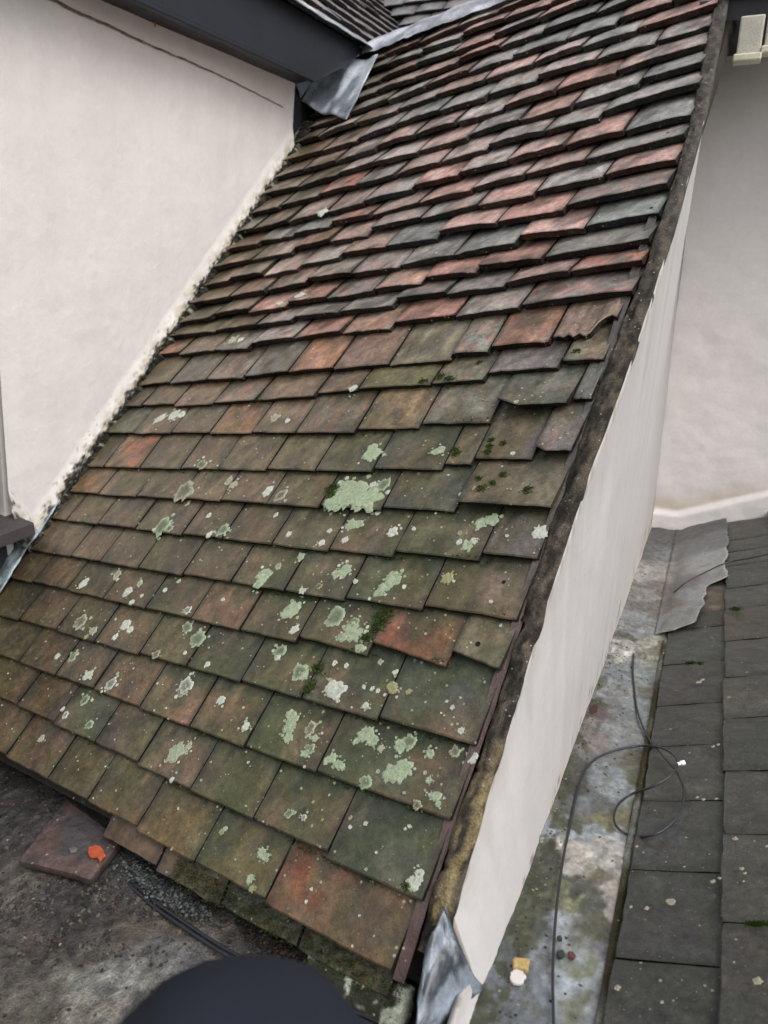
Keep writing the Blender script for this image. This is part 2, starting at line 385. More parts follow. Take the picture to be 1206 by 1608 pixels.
# verge: undercloak tile edge and a lumpy mortar fillet
def vn(t, k=30): return fb(t*k, 3.3, 0, 3)
und = MB()
def fu(u, v):
    t = -.105+v*1.47; s = -.549+u*.015
    return R(s+.003*vn(t, 12), t, -.006-u*.006+.001*vn(t, 40)), mixc(alb((58, 35, 30)), alb((46, 40, 36)), sstep(.3, .75, t+.2*vn(t, 9)))
und.grid(fu, 4, 160); und.build('verge_undercloak', M_TILE, house, True)
VTAB = [(-.2,-.489),(-.018,-.494),(.142,-.500),(.448,-.504),(.69,-.503),(.94,-.493),(1.32,-.490),(1.725,-.500),(2.16,-.533),(2.9,-.56)]
def VOUT(t):
    for (a, x), (b_, y) in zip(VTAB, VTAB[1:]):
        if t <= b_: return x+(y-x)*clamp((t-a)/(b_-a))
    return -.56
vm = MB()
def fv(u, v):
    t = -.062+v*2.88
    inner = -.535+.007*vn(t, 16) if t < .42 else -.543+.006*vn(t, 10)
    if t > .85: inner += .014*sstep(.85, 1.2, t)-.035*sstep(1.6, 2.1, t)
    outer = VOUT(t)
    outer += .0012*vn(t+5, 14)
    step = (.002*math.sin(t*2*math.pi/.115) if t < 1.2 else 0)
    s = inner+(outer-inner)*min(1, u/.8)
    h = -.006+step*.7+.005*math.sin(min(1, u/.8)*math.pi)-.004+.0075*fb(s*80, t*50, 2, 5)*math.sin(min(1, u/.85)*math.pi)
    if u > .8: h -= (u-.8)/.2*.02; s -= (u-.8)/.2*.004
    for tc in (.185, .048): h -= (.008 if u < .7 else 0)*math.exp(-((t-tc-(s+.51)*.3)/.004)**2)
    if u == 0: h -= .02
    ochre = sstep(.3, .1, t)*sstep(-.05, .15, fb(s*90, t*14, 4, 3)+.06)
    c = mixc(alb((84, 76, 66)), alb((44, 41, 37)), sstep(-.25, .2, fb(s*60, t*20, 1, 4)))
    c = mixc(c, alb((150, 134, 96)), ochre*.62)
    c = mixc(c, alb((92, 88, 84)), sstep(.9, 1.6, t)*.5)
    return R(s, t, h), c
vm.grid(fv, 10, 620); vm.build('verge_mortar', M_MORT, house, True)

# gable side wall (narrow white strip): ruled between the verge and a level base
GFR = [(.50,-.884),(.62,-.880),(.70,-.878),(.722,-.884),(.730,-.891),(.738,-.870),(.744,-.83),(.75,-.806)]
def G(u, v):      # u along (0 front .. 1 back), v up
    y = .50+u*(2.75-.50)
    bx = -.163+.034*(y-.7)/2.05+.0015*fb(y*9, 1, 0, 3)
    bz = -.925
    t = (min(y, 2.0)-.745)/.739
    Pv = R(VOUT(t)-.006, t, -.029)
    tx = Pv.x; tz = Pv.z
    if y >= 2.0: tx = Pv.x+(-.150-Pv.x)*sstep(2.0, 2.3, y); tz = Pv.z+(y-2.0)*.3
    if y < .75:
        for (a, z0), (b_, z1) in zip(GFR, GFR[1:]):
            if a <= y <= b_: tz = z0+(z1-z0)*(y-a)/(b_-a)
        tx = -.222+.4*max(0, .75-y)*.3
    tz = max(tz, bz+.01)
    k = v
    x = bx+(tx-bx)*k*min(1, (tz-bz)/.119 if y < .75 else 1); z = bz+(tz-bz)*k
    return Vector((x+.0018*fb(y*6, z*6, 0, 3), y, z))
gw = MB()
def fg(u, v):
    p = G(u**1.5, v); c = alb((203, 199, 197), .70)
    e = min(v, .02)/.02
    n_ = fb(p.y*14, p.z*50, 3, 4)
    c = tuple(q_*(1+.06*fb(p.y*26, p.z*1.6, 8, 3)) for q_ in c)
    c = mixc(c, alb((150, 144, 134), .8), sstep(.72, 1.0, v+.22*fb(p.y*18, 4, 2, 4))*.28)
    if v < .10 and fb(p.y*36, p.z*90, 6, 4) > .36: c = mixc(c, alb((96, 84, 72)), .7)
    if v > .96 and fb(p.y*40, 2, 6, 4) > .1: c = mixc(c, alb((120, 112, 100)), .5)
    if v < .03 or (v < .12 and n_ > .35): c = mixc(c, alb((196, 178, 150)), .6)
    return p, c
gw.grid(fg, 300, 44)
gwo = gw.build('gable_wall', M_RENDER, house, True)
sm_ = gwo.modifiers.new('thick', 'SOLIDIFY'); sm_.thickness = .01; sm_.offset = -1
# lead dressed round the foot of the verge
ld = MB()
LA = R(*st(672, 1490), .0); LB = Vector((-.229, .752, -.800)); LC = Vector((-.170, .742, -.905)); LD = hit(650, 1665, (0, 0, -.90), Vector((0, 0, 1)))
def fl(u, v):
    p = (LA*(1-u)+LB*u)*(1-v)+(LD*(1-u)+LC*u)*v
    return p+Vector((0, -.010*math.sin(v*math.pi)-.006*math.sin(u*7+v*2), .008*math.sin(u*math.pi)+.006*fb(u*3, v*3, 1, 3))), mixc(alb((112, 120, 129)), alb((46, 50, 56)), sstep(-.3, .3, fb(u*3.2, v*3.2, 1, 5)+.15*(.5-u)))
ld.grid(fl, 28, 28); ldo = ld.build('lead_flashing', M_LEAD, house, True)
mm = ldo.modifiers.new('thick', 'SOLIDIFY'); mm.thickness = .003; mm.offset = -1

# lead apron over the top of the slope
la = MB()
def fa(u, v):
    s = -2.06+u*1.58; t = 2.70-.05*u+(v-.5)*.10
    return R(s, t+.012*fb(s*9, 1, 0, 2)*(1 if v < .5 else 0), .014+.006*fb(s*14, t*14, 0, 3)+.012*math.sin(v*math.pi)), mixc(alb((196, 198, 206)), alb((134, 136, 142)), sstep(-.3, .3, fb(s*6, t*30, 2, 3)))
la.grid(fa, 90, 8); la.build('lead_apron', M_LEAD, house, True)

# ------------------------------------------------------------------ lichen and moss on the slope
lich = MB()
GL = {'g': (156, 168, 140), 'w': (186, 190, 176), 'y': (150, 146, 112), 'p': (160, 158, 138)}
def patch(s, t, r, kind='g', ring=False, asp=1.0, ang=0.0, dens=None):
    n = 34; sd = random.uniform(0, 99); base = alb(GL[kind], .9)
    rr = []
    for i in range(n):
        a = 2*math.pi*i/n
        q = r*(1+.4*fb(math.cos(a)*1.6+sd, math.sin(a)*1.6, 0, 4)+.25*fb(math.cos(a)*6+sd, math.sin(a)*6, 0, 3))*random.uniform(.93, 1.06)
        dx, dy = q*math.cos(a)*asp, q*math.sin(a)
        rr.append((dx*math.cos(ang)-dy*math.sin(ang), dx*math.sin(ang)+dy*math.cos(ang)))
    h0 = surf(s, t)
    def V(fx, i, c, up=.0012):
        x, y = s+rr[i][0]*fx, t+rr[i][1]*fx; h = surf(x, y)
        if abs(h-h0) > .006: h = h0
        return lich.vert(R(x, y, h+up), c)
    levels = [(1, .0004), (.85, .0016), (.55, .0013), (.3, .0011)]
    prev = None
    for li, (fx, upv) in enumerate(levels):
        k = 1 if not ring else (1.05, 1.0, .55, .42)[li]
        jj = random.uniform(.9, 1.08)
        cur = [V(fx, i, tuple(q*k*jj for q in base), upv) for i in range(n)]
        if prev:
            for i in range(n): lich.f.append((prev[i], prev[(i+1) % n], cur[(i+1) % n], cur[i]))
        prev = cur
    lich.f.append(tuple(prev))
def pxr(px, py, r): 
    a = st(px-r, py); b_ = st(px+r, py); c_ = st(px, py-r); e = st(px, py+r)
    return (abs(a[0]-b_[0])+math.hypot(c_[0]-e[0], c_[1]-e[1]))/4
LP = [(583,712,14,'g'),(290,770,14,'p',1),(317,730,8,'p',1),(255,825,11,'g',1),(266,830,6,'g',1),(350,832,9,'g',1),(329,840,5,'w'),(325,808,4,'w'),(358,752,6,'p'),(364,760,6,'p'),(540,765,16,'g'),(560,772,20,'g'),(575,785,20,'g'),(540,785,16,'g'),(520,790,12,'g'),(600,758,9,'g',1),(440,778,10,'p',1),(420,770,8,'w'),(583,700,8,'g'),
(548,822,9,'g'),(562,820,7,'g'),(615,833,9,'w'),(541,847,6,'w'),(516,832,4,'w'),(452,838,5,'w'),(505,852,6,'w'),(648,828,4,'w'),(430,806,4,'w'),(845,833,13,'w'),(770,812,12,'g'),(752,818,9,'g'),(733,855,9,'g'),(742,848,6,'w'),(720,850,5,'w'),(720,835,5,'y'),
(540,893,10,'g'),(527,900,8,'g'),(435,888,5,'p'),(413,905,12,'g'),(407,915,9,'g'),(470,872,7,'g'),(615,908,13,'g'),(604,920,11,'g'),(593,930,8,'g'),(475,928,6,'w'),(500,920,5,'y',1),(557,912,4,'w'),(633,920,4,'w'),(770,944,4,'w'),(700,905,10,'y'),(848,868,6,'y'),
(455,955,14,'g'),(445,962,8,'g'),(525,966,16,'g',1),(550,985,12,'g'),(556,995,12,'g'),(538,1000,8,'g'),(461,988,7,'w'),(565,1018,9,'g'),(553,975,8,'g',1),(573,991,4,'w'),(575,983,3,'w'),
(130,915,7,'w'),(180,900,7,'p'),(200,928,7,'w'),(217,915,5,'g'),(207,946,4,'w'),(222,935,3,'w'),(257,925,4,'w'),(277,910,3,'g'),(294,958,6,'w',1),(290,983,9,'g',1),(307,1002,12,'g',1),(195,980,8,'w'),(202,988,5,'w'),(180,1000,5,'w'),(245,1028,6,'p',1),(125,975,10,'p',1),(145,990,6,'p'),(135,1000,4,'y'),(325,1043,5,'w'),(290,1025,3,'w'),(348,940,3,'w'),
(112,1030,7,'g',1),(138,1060,8,'w'),(88,1030,4,'w'),(174,1073,10,'w',1),(290,1075,12,'w',1),(284,1084,8,'p',1),(344,1098,8,'w'),(385,1140,8,'w'),(130,1098,8,'g',1),(102,1122,5,'w',1),(97,1113,3,'w'),(140,1138,6,'g',1),(62,1158,5,'p'),(275,1178,15,'g'),(268,1186,10,'p'),(292,1170,7,'p'),(270,1225,4,'w'),
(436,1020,10,'g',1),(433,1030,5,'w'),(468,1054,12,'g',1),(475,1060,9,'g'),(527,1082,17,'w'),(520,1078,10,'w'),(523,1039,5,'w'),(541,1043,4,'w'),(570,1078,4,'w'),(583,1080,4,'w'),(592,1084,4,'w'),(603,1090,3,'w'),(574,1108,6,'w'),(618,1053,5,'w'),(594,1037,5,'p'),(640,1085,5,'y'),(615,1078,12,'y'),(700,1100,3,'w'),(709,1110,4,'w'),(723,1148,6,'w'),(692,1119,2,'w'),(697,1123,2,'w'),(721,1094,2,'w'),
(455,1125,12,'g'),(452,1140,11,'g'),(450,1158,8,'g'),(485,1142,12,'p',1),(492,1158,6,'g'),(485,1175,9,'g',1),(478,1183,7,'g'),(570,1150,14,'g'),(582,1160,10,'g'),(556,1162,6,'g'),(625,1168,12,'g'),(638,1162,12,'g',1),(672,1181,9,'g'),(710,1177,11,'p',1),(737,1186,11,'w'),(612,1213,16,'g'),(632,1206,15,'g'),(625,1218,12,'g'),(574,1228,11,'g',1),(520,1190,9,'g'),(530,1200,9,'g'),(512,1195,6,'g'),(537,1203,6,'g'),(684,1250,10,'g'),(688,1262,6,'g'),(676,1248,6,'g'),(655,1265,8,'p',1),(672,1224,6,'g'),(595,1173,7,'p'),(665,1212,4,'p'),
(453,1277,8,'g',1),(476,1283,6,'w',1),(640,1296,4,'w'),(572,1292,4,'w'),(548,1298,4,'w'),(548,1283,4,'p'),(651,1385,13,'w'),(658,1372,9,'w'),(408,1338,9,'g'),(414,1345,7,'g'),(392,1380,7,'g'),(395,1395,6,'y'),(345,1305,5,'y'),(350,1300,4,'g'),(480,1416,3,'w'),(563,1437,2,'w'),
(508,335,7,'w'),(470,462,6,'w'),(438,475,4,'w'),(362,532,7,'p'),(375,530,4,'w'),(270,650,7,'w'),(250,655,6,'w'),(283,648,5,'w'),(430,655,6,'p'),(450,660,4,'w'),(555,610,6,'w'),(815,640,4,'p'),(805,712,4,'w'),(722,775,4,'w'),(690,705,9,'g'),(682,708,6,'g'),(795,840,3,'w'),(580,940,3,'w'),(740,1010,2,'w')]
for L_ in LP:
    s, t = st(L_[0], L_[1]); r_ = pxr(L_[0], L_[1], L_[2])
    if L_[2] >= 6:
        for k in range(random.randint(2, 7)):
            a = random.uniform(0, 6.28); q_ = r_*random.uniform(.85, 1.5); patch(s+q_*math.cos(a), t+q_*math.sin(a), r_*random.uniform(.07, .26), random.choice(L_[3]+'gw'))
    patch(s, t, pxr(L_[0], L_[1], L_[2])*.92, L_[3], len(L_) > 4, random.uniform(.8, 1.15), random.uniform(0, 3))
for i in range(750):
    s = random.uniform(-1.9, -.55); t = random.uniform(-.1, .85)
    if random.random() > .25+.75*clamp(1-abs(s+.85)/.9)*clamp(1-abs(t-.25)/.55): continue
    patch(s, t, random.uniform(.0008, .0028), random.choice('gwyyp'))
for i in range(120):
    patch(random.uniform(-1.9, -.53), random.uniform(.85, 1.9), random.uniform(.001, .0025), random.choice('wpp'))
lo = lich.build('lichen', M_LICH, house, True); lo['kind'] = 'stuff'

moss = MB()
def tuft(P, n_, r, c=(.035, .06, .012)):
    for k in range(int(n_)):
        d = Vector((random.gauss(0, 1), random.gauss(0, 1), random.gauss(0, 1))); d.normalize()
        if d.dot(EN) < -.1: d = -d
        o_ = P+Vector((random.gauss(0, r*.45), random.gauss(0, r*.45), 0))+EN*random.uniform(0, r*.3)
        a = d.cross(Vector((.3, .8, .1))).normalized()*.0011
        e = tuple(q*random.uniform(.5, 1.6) for q in c)
        l = random.uniform(.002, .0045)
        i0 = moss.vert(o_-a, e); i1 = moss.vert(o_+a, e); i2 = moss.vert(o_+d*l, tuple(q*1.5 for q in e)); moss.f.append((i0, i1, i2))
for ri in range(0, 10):                     # green line where moss sits under the tile tails
    row = ROWS[ri]; s = -.55
    while s > -1.85:
        s -= .0022
        dens = (.9 if s > -1.1 else .45)*clamp(.35+1.6*fb(s*9, ri*3.1, 0, 3))*(1 if ri < 7 else .35)
        if random.random() < dens:
            t = rowt(row, s)+random.uniform(-.006, .001)
            h = surf(s, t-.004)
            tuft(R(s, t-.002, h+.001), 4, .004, (.03, .042, .013) if random.random() < .7 else (.05, .075, .016))
for px, py, r, k in [(522,765,9,260),(518,775,7,160),(598,968,12,460),(590,985,9,260),(605,960,8,160),(497,1048,9,220),(488,1075,7,150),(480,1085,6,110),(770,690,4,50),(712,705,5,90),(716,712,5,80),(765,710,5,80),(768,700,4,60),(790,695,4,50),(758,770,6,90),(830,772,6,90),(790,745,5,70),(775,760,4,60),(752,752,4,50),(705,598,7,160),(690,592,6,120),(750,565,4,50),(905,550,4,50),(950,495,3,25),(665,1495,5,60),(640,1392,6,90),(665,600,6,100),(575,1000,8,120)]:
    s, t = st(px, py); rr_ = pxr(px, py, r)
    for q in range(int(k)):
        a = random.uniform(0, 6.28); w = rr_*abs(random.gauss(0, .62)); x_, y_ = s+w*math.cos(a)*1.2, t+w*math.sin(a)
        tuft(R(x_, y_, surf(x_, y_)+rr_*.4*math.exp(-(w/rr_)**2*2)), 3, .0012, random.choice([(.05, .08, .018), (.035, .05, .016), (.075, .1, .03)]))
for q in range(1500):                        # mossy debris in the eaves line
    s = random.uniform(-1.0, -.53); t = -.115+random.gauss(0, .012)
    tuft(R(s, t, -.012), 3, .004, (.028, .036, .014))
mo = moss.build('moss', M_MOSS, house); mo['kind'] = 'stuff'
for px, py, r in [(751,1012,4.2),(789,911,3.2),(1022,325,2.2),(1048,207,2)]:
    nh = MB(); s, t = st(px, py); r = pxr(px, py, r); h = surf(s, t)+.0008
    ids = [nh.vert(R(s+r*math.cos(a*.4488), t+r*math.sin(a*.4488), h), (.004, .004, .004)) for a in range(14)]; nh.f.append(tuple(ids))
    nh.build('nail_hole', M_DARK, house)

# ================================================================== white wall building on the left
lw = thing('white_walled_house', 'off white rendered wall with deep black eaves above the tiles', 'house', (-1.7, 2.0, -.8))
LX = lambda z: -1.699+.1128*(z+1.0176)
def roofz(y):
    t = (y-R(-2.03, 0, -.03).y)/EU.y; return R(-2.03, t, -.03).z
wl = MB()
def fw(u, v):
    y = 1.335+u*1.355; zb = roofz(y)-.02
    if y < 1.41: zb = roofz(1.41)-.02+(1.41-y)*1.1
    zt = .625; vv = v**1.6; z = zb+(zt-zb)*vv
    d = z-zb-.058
    stk = 1+.035*fb(y*17, z*1.3, 12, 4)+.03*fb(y*5, z*5, 2, 4)
    bead = sstep(.085, .02, d)*.010*(1+.6*fb(y*14, z*14, 4, 3))+.004*fb(y*60, z*60, 2, 3)*sstep(.06, .01, d)
    x = LX(z)+bead+.004*fb(y*2.2, z*2.2, 1, 3)+.0016*abs(fb(y*9, z*9, 2, 4))
    x -= .03*sstep(2.66, 2.69, y)
    dz = d+.03*fb(y*22, z*22, 6, 4)
    c = tuple(q_*stk for q_ in alb((207, 202, 199)))
    c = mixc(c, alb((176, 168, 150)), sstep(.085, .02, d)*sstep(-.3, .3, fb(y*30, z*30, 5, 4)+.1)*.9)
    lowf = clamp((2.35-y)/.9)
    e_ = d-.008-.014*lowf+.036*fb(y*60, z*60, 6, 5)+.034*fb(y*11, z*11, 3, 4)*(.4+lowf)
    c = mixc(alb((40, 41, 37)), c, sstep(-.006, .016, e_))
    c = mixc(c, alb((120, 116, 104)), sstep(.35, .6, fb(y*70, z*70, 1, 3)+.5*sstep(.08, .0, d)-.12)*lowf*.8*sstep(.11, .05, d))
    return Vector((x, y, z)), c
wl.grid(fw, 230, 260, True)
wl.build('wall', M_RENDER, lw, True)
ck = MB(); cp = []
for px, py in [(60,-8),(75,0),(120,20),(170,42),(236,72),(300,99),(350,122),(400,146),(445,168)]:
    P = hit(px, py, (-1.523, 0, 0), Vector((1, 0, 0))); cp.append(Vector((LX(P.z)+.0015, P.y, P.z)))
cp = smooth(cp, 10); pr = None
for i_, P in enumerate(cp):
    f_ = i_/(len(cp)-1); w_h = .0042*(1-.7*f_)*(1+.6*fb(P.y*30, 1, 0, 3)); P = P+Vector((.004*fb(P.y*2.2, P.z*2.2, 1, 3)+.0022, 0, .0035*fb(P.y*12, 5, 0, 3)))
    c_ = mixc(alb((104, 92, 88)), alb((150, 138, 130)), clamp(.5+fb(P.y*20, 3, 0, 3)))
    a_ = ck.vert(P+Vector((.0002, 0, -w_h)), c_); b_ = ck.vert(P+Vector((.0002, 0, w_h)), c_)
    if pr: ck.f.append((pr[0], a_, b_, pr[1]))
    pr = (a_, b_)
ck.build('wall_crack', M_MORT, lw)
jg = MB()
def fjg(u, v):
    t = .40+v*1.88; s = -2.05+u*(.050+.016*fb(t*9, 1, 0, 3)+.014*fb(t*45, 2, 0, 3))
    h = .014*(1-u)**.7-.004+.006*fb(s*70, t*60, 3, 4)-(.02 if u > .97 else 0)
    c = mixc(alb((30, 31, 28)), alb((58, 57, 50)), sstep(-.2, .4, fb(s*80, t*80, 1, 4)))
    c = mixc(c, alb((150, 146, 130)), sstep(.22, .42, fb(s*50+7, t*50, 2, 4)+.35*(.4-u))*.8)
    return R(s, t, h), (*c, .3)
jg.grid(fjg, 10, 520); jg.build('joint_mortar', M_MORT, lw, True)
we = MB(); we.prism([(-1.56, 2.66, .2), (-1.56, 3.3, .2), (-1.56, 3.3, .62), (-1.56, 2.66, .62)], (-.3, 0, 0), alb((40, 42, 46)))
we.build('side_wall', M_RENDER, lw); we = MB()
we.prism([(LX(-.78)-.02, 1.337, -.78), (LX(-.4)-.3, 1.337, -.78), (LX(-.4)-.3, 1.337, .62), (LX(.62)-.02, 1.337, .62)], (0, .02, 0), alb((190, 186, 180)))
we.build('wall_return', M_RENDER, lw)
cr = MB()
s_, t_ = 0, 0
P1 = hit(236, 28, (-1.52, 0, 0), Vector((1, 0, 0)))
cr.prism([P1+Vector((.012, 0, .006)), P1+Vector((.012, .006, .0)), P1+Vector((.012, .004, -.022)), P1+Vector((.012, -.002, -.02))], (.002, 0, 0), alb((196, 120, 60)))
cr.build('rust_mark', M_RENDER, lw)
ef = MB()   # soffit and fascia
NAVY = (.009, .012, .018)
ef.prism([(-1.56, .4, .617), (-1.56, 2.70, .617), (-1.405, 2.60, .607), (-1.405, .4, .607)], (0, 0, .012), NAVY)
bevelmod(ef.build('soffit', M_DARK, lw), .003)
ef = MB()
ef.prism([(-1.404, .4, .600), (-1.404, 2.60, .600), (-1.410, 2.86, .70), (-1.424, 3.05, .80), (-1.424, .4, .80)], (-.02, 0, 0), NAVY)
bevelmod(ef.build('fascia', M_DARK, lw), .003)
QX, QZ = -1.40, .80
dq = MB(); 
def fdq(u, v):
    y = .4+v*2.66; return Vector((QX+.03-.075*u, y, QZ-.006+.05*u+.004*fb(y*9, u, 0, 3))), mixc(alb((190, 196, 200)), alb((120, 124, 130)), sstep(-.3, .3, fb(y*7, u*3, 1, 3)))
dq.grid(fdq, 6, 80, True); o = dq.build('lead_drip', M_LEAD, lw, True); m_ = o.modifiers.new('thick', 'SOLIDIFY'); m_.thickness = .004
# its roof planes
qp = math.radians(46); QU = Vector((-math.cos(qp), 0, math.sin(qp))); QN = Vector((math.sin(qp), 0, math.cos(qp))); QO = Vector((QX, 0, QZ))
def QF(s, t, h=0): return QO+Vector((0, s, 0))+QU*t+QN*h
PV = hit(626, 40, QO, QN); tv = (PV-QO).dot(QU); yv = PV.y
RU = Vector((0, math.cos(qp), math.sin(qp))); RN = Vector((0, -math.sin(qp), math.cos(qp)))
def RF(s, t, h=0): return PV+Vector((s, 0, 0))+RU*t+RN*h
q = MB(); q.prism([QF(.5, .0, -.03), QF(6.5, .0, -.03), QF(6.5, 3, -.03), QF(.5, 3, -.03)], QN*-.01, (.03, .03, .03)); q.build('roof_boarding', M_WOOD, lw)
q = MB(); q.prism([RF(-3, -.8, -.03), RF(3, -.8, -.03), RF(3, 3, -.03), RF(-3, 3, -.03)], RN*-.01, (.03, .03, .03)); q.build('rear_boarding', M_WOOD, lw)
q = MB()
for k in range(16):
    t = .02+k*.098; s = 1.6+(k % 2)*.08
    end = min(yv+(t-tv), 4.6)
    while s < end:
        e = min(s+.162, end)
        if e-s > .03: tile_mesh(q, s+.003, e-.003, t+random.uniform(-.006, .006), .098, .21, random.random()*.006, .016, random.uniform(-.02, .02), .002, alb(random.choice([(150,132,138),(128,122,126),(140,134,134)])), alb((120,110,112)), frame=lambda a, b, h=0: QF(a, b, h), nu=5, nv=5)
        s = e
q.build('roof_tiles', M_TILE, lw)
q = MB()
for k in range(-6, 12):
    t = k*.098; s = -t
    while s < 2.2:
        e = s+.162
        tile_mesh(q, s+.003, e-.003, t+random.uniform(-.006, .006), .098, .21, random.random()*.006, .016, random.uniform(-.02, .02), .002, alb(random.choice([(150,140,140),(128,126,126),(110,112,112)])), alb((120,110,112)), frame=lambda a, b, h=0: RF(a, b, h), nu=5, nv=5)
        s = e
q.build('rear_roof_tiles', M_TILE, lw)
# lead soaker at the wall's upper corner
ls = MB()
c0 = [st(*p) for p in [(486, 181), (545, 189), (597, 92), (528, 108)]]
def fls(u, v):
    a = [c0[0][i]*(1-u)+c0[1][i]*u for i in (0, 1)]; b_ = [c0[3][i]*(1-u)+c0[2][i]*u for i in (0, 1)]
    s = a[0]*(1-v)+b_[0]*v; t = a[1]*(1-v)+b_[1]*v
    return R(s, t, .012+.05*(1-u)**3+.006*math.sin(u*11+v*3)+.004*fb(u*5, v*5, 0, 3)), mixc(alb((180, 188, 194)), alb((104, 110, 118)), sstep(-.35, .35, fb(u*6, v*2, 2, 3)))
ls.grid(fls, 20, 20)
A0 = R(c0[0][0], c0[0][1], .062); A1 = R(c0[3][0], c0[3][1], .062)
B0 = hit(463, 122, (-1.515, 0, 0), Vector((1, 0, 0))); B1 = hit(535, 92, (-1.49, 0, 0), Vector((1, 0, 0)))
def fls2(u, v):
    return (A0*(1-v)+A1*v)*(1-u)+(B0*(1-v)+B1*v)*u+Vector((.004*math.sin(u*5+v*4), 0, 0)), mixc(alb((132, 140, 150)), alb((92, 98, 106)), u)
ls.grid(fls2, 10, 16, True)
o = ls.build('lead_soaker', M_LEAD, lw, True); m_ = o.modifiers.new('thick', 'SOLIDIFY'); m_.thickness = .003
# dark timber frame and sill at the wall's near end, lead strip beside the tiles
tf = MB(); tf.prism([(-1.70, 1.24, -.62), (-1.66, 1.31, -.62), (-1.645, 1.31, -.40), (-1.68, 1.24, -.40)], (-.06, 0, 0), alb((36, 38, 44)))
bevelmod(tf.build('timber_post', M_WOOD, lw), .003)
tf = MB(); tf.prism([(-1.72, 1.10, -.64), (-1.60, 1.10, -.66), (-1.60, 1.36, -.66), (-1.72, 1.36, -.64)], (0, 0, -.035), alb((62, 58, 58)))
bevelmod(tf.build('timber_sill', M_WOOD, lw), .003)
tf = MB(); tf.prism([(-2.1, .7, -1.15), (-1.69, .7, -1.15), (-1.69, 1.5, -1.15), (-2.1, 1.5, -1.15)], (0, 0, .44), alb((44, 44, 48)))
bevelmod(tf.build('plinth', M_WOOD, lw), .004)
tf = MB()
def fsk(u, v):
    t = .02+v*.53; s = -2.005-.06*u+.012*fb(t*12, 0, 0, 3)*(1-u)
    return R(s, t, .012+.05*u*u+.005*fb(t*18, u*3, 0, 3)), mixc(alb((150, 164, 168)), alb((80, 86, 90)), sstep(-.2, .35, fb(t*14, u*2, 3, 4)))
tf.grid(fsk, 8, 60, True); o = tf.build('lead_strip', M_LEAD, lw, True); m_ = o.modifiers.new('thick', 'SOLIDIFY'); m_.thickness = .003

# ================================================================== white building at the back right
bw = thing('rear_house', 'off white rendered wall under dark eaves behind the dark tiled roof', 'house', (.5, 2.8, -.9))
SLP = math.tan(.39)
def slz(x): return -.885+SLP*(x+.015)
w_ = MB()
def fbw(u, v):
    x = -.14+u*1.6; zb = max(-.905, slz(x)-.03); z = zb+(.63-zb)*v**1.3
    d = z-max(-.90, slz(x))
    lip = sstep(.075, .06, d)*.018
    y = 2.75-lip+.006*fb(x*3, z*3, 1, 3)+.003*fb(x*16, z*16, 5, 4)
    c = alb((222, 216, 212)); c = mixc(c, alb((188, 172, 150)), sstep(.16, .08, d)*sstep(.075, .085, d)*.6*clamp(1.6-x*5))
    return Vector((x, y, z)), c
w_.grid(fbw, 120, 150); w_.build('wall', M_RENDER, bw, True)
w_ = MB(); w_.prism([(-.16, 2.40, .60), (1.5, 2.40, .60), (1.5, 2.78, .60), (-.16, 2.78, .60)], (0, 0, .025), (.02, .02, .022)); w_.build('soffit', M_DARK, bw)
w_ = MB(); w_.prism([(-.16, 2.38, .60), (1.5, 2.38, .60), (1.5, 2.399, .60), (-.16, 2.399, .60)], (0, 0, .05), (.025, .025, .028)); w_.build('fascia', M_DARK, bw)
w_ = MB()
for k in range(8):
    s = -.10-(k % 2)*.09
    while s < 1.4:
        tile_mesh(w_, s+.002, s+.16, k*.1, .1, .21, 0, .012, 0, .001, alb((96, 102, 108)), alb((80, 84, 90)), frame=lambda a, b, h=0: Vector((a, 2.35+b*.72-h*.68, .655+b*.69+h*.72)), nu=4, nv=4)
        s += .165
w_.build('roof_tiles', M_SLATE, bw)
for xa, xb, yo, dz in ((-.056, .0, 2.37, .0), (.006, .10, 2.372, .014)):
    w_ = MB(); w_.prism([(xa, yo-.04, .595), (xb, yo-.04, .595), (xb, yo, .595), (xa, yo, .595)], (0, 0, -.085+dz), alb((176, 172, 160)))
    w_.prism([(xa-.006, yo-.046, .512+dz), (xb+.004, yo-.046, .512+dz), (xb+.004, yo+.002, .512+dz), (xa-.006, yo+.002, .512+dz)], (0, 0, -.018), alb((196, 190, 170)))
    bevelmod(w_.build('eaves_bracket', M_WOOD, bw), .004)

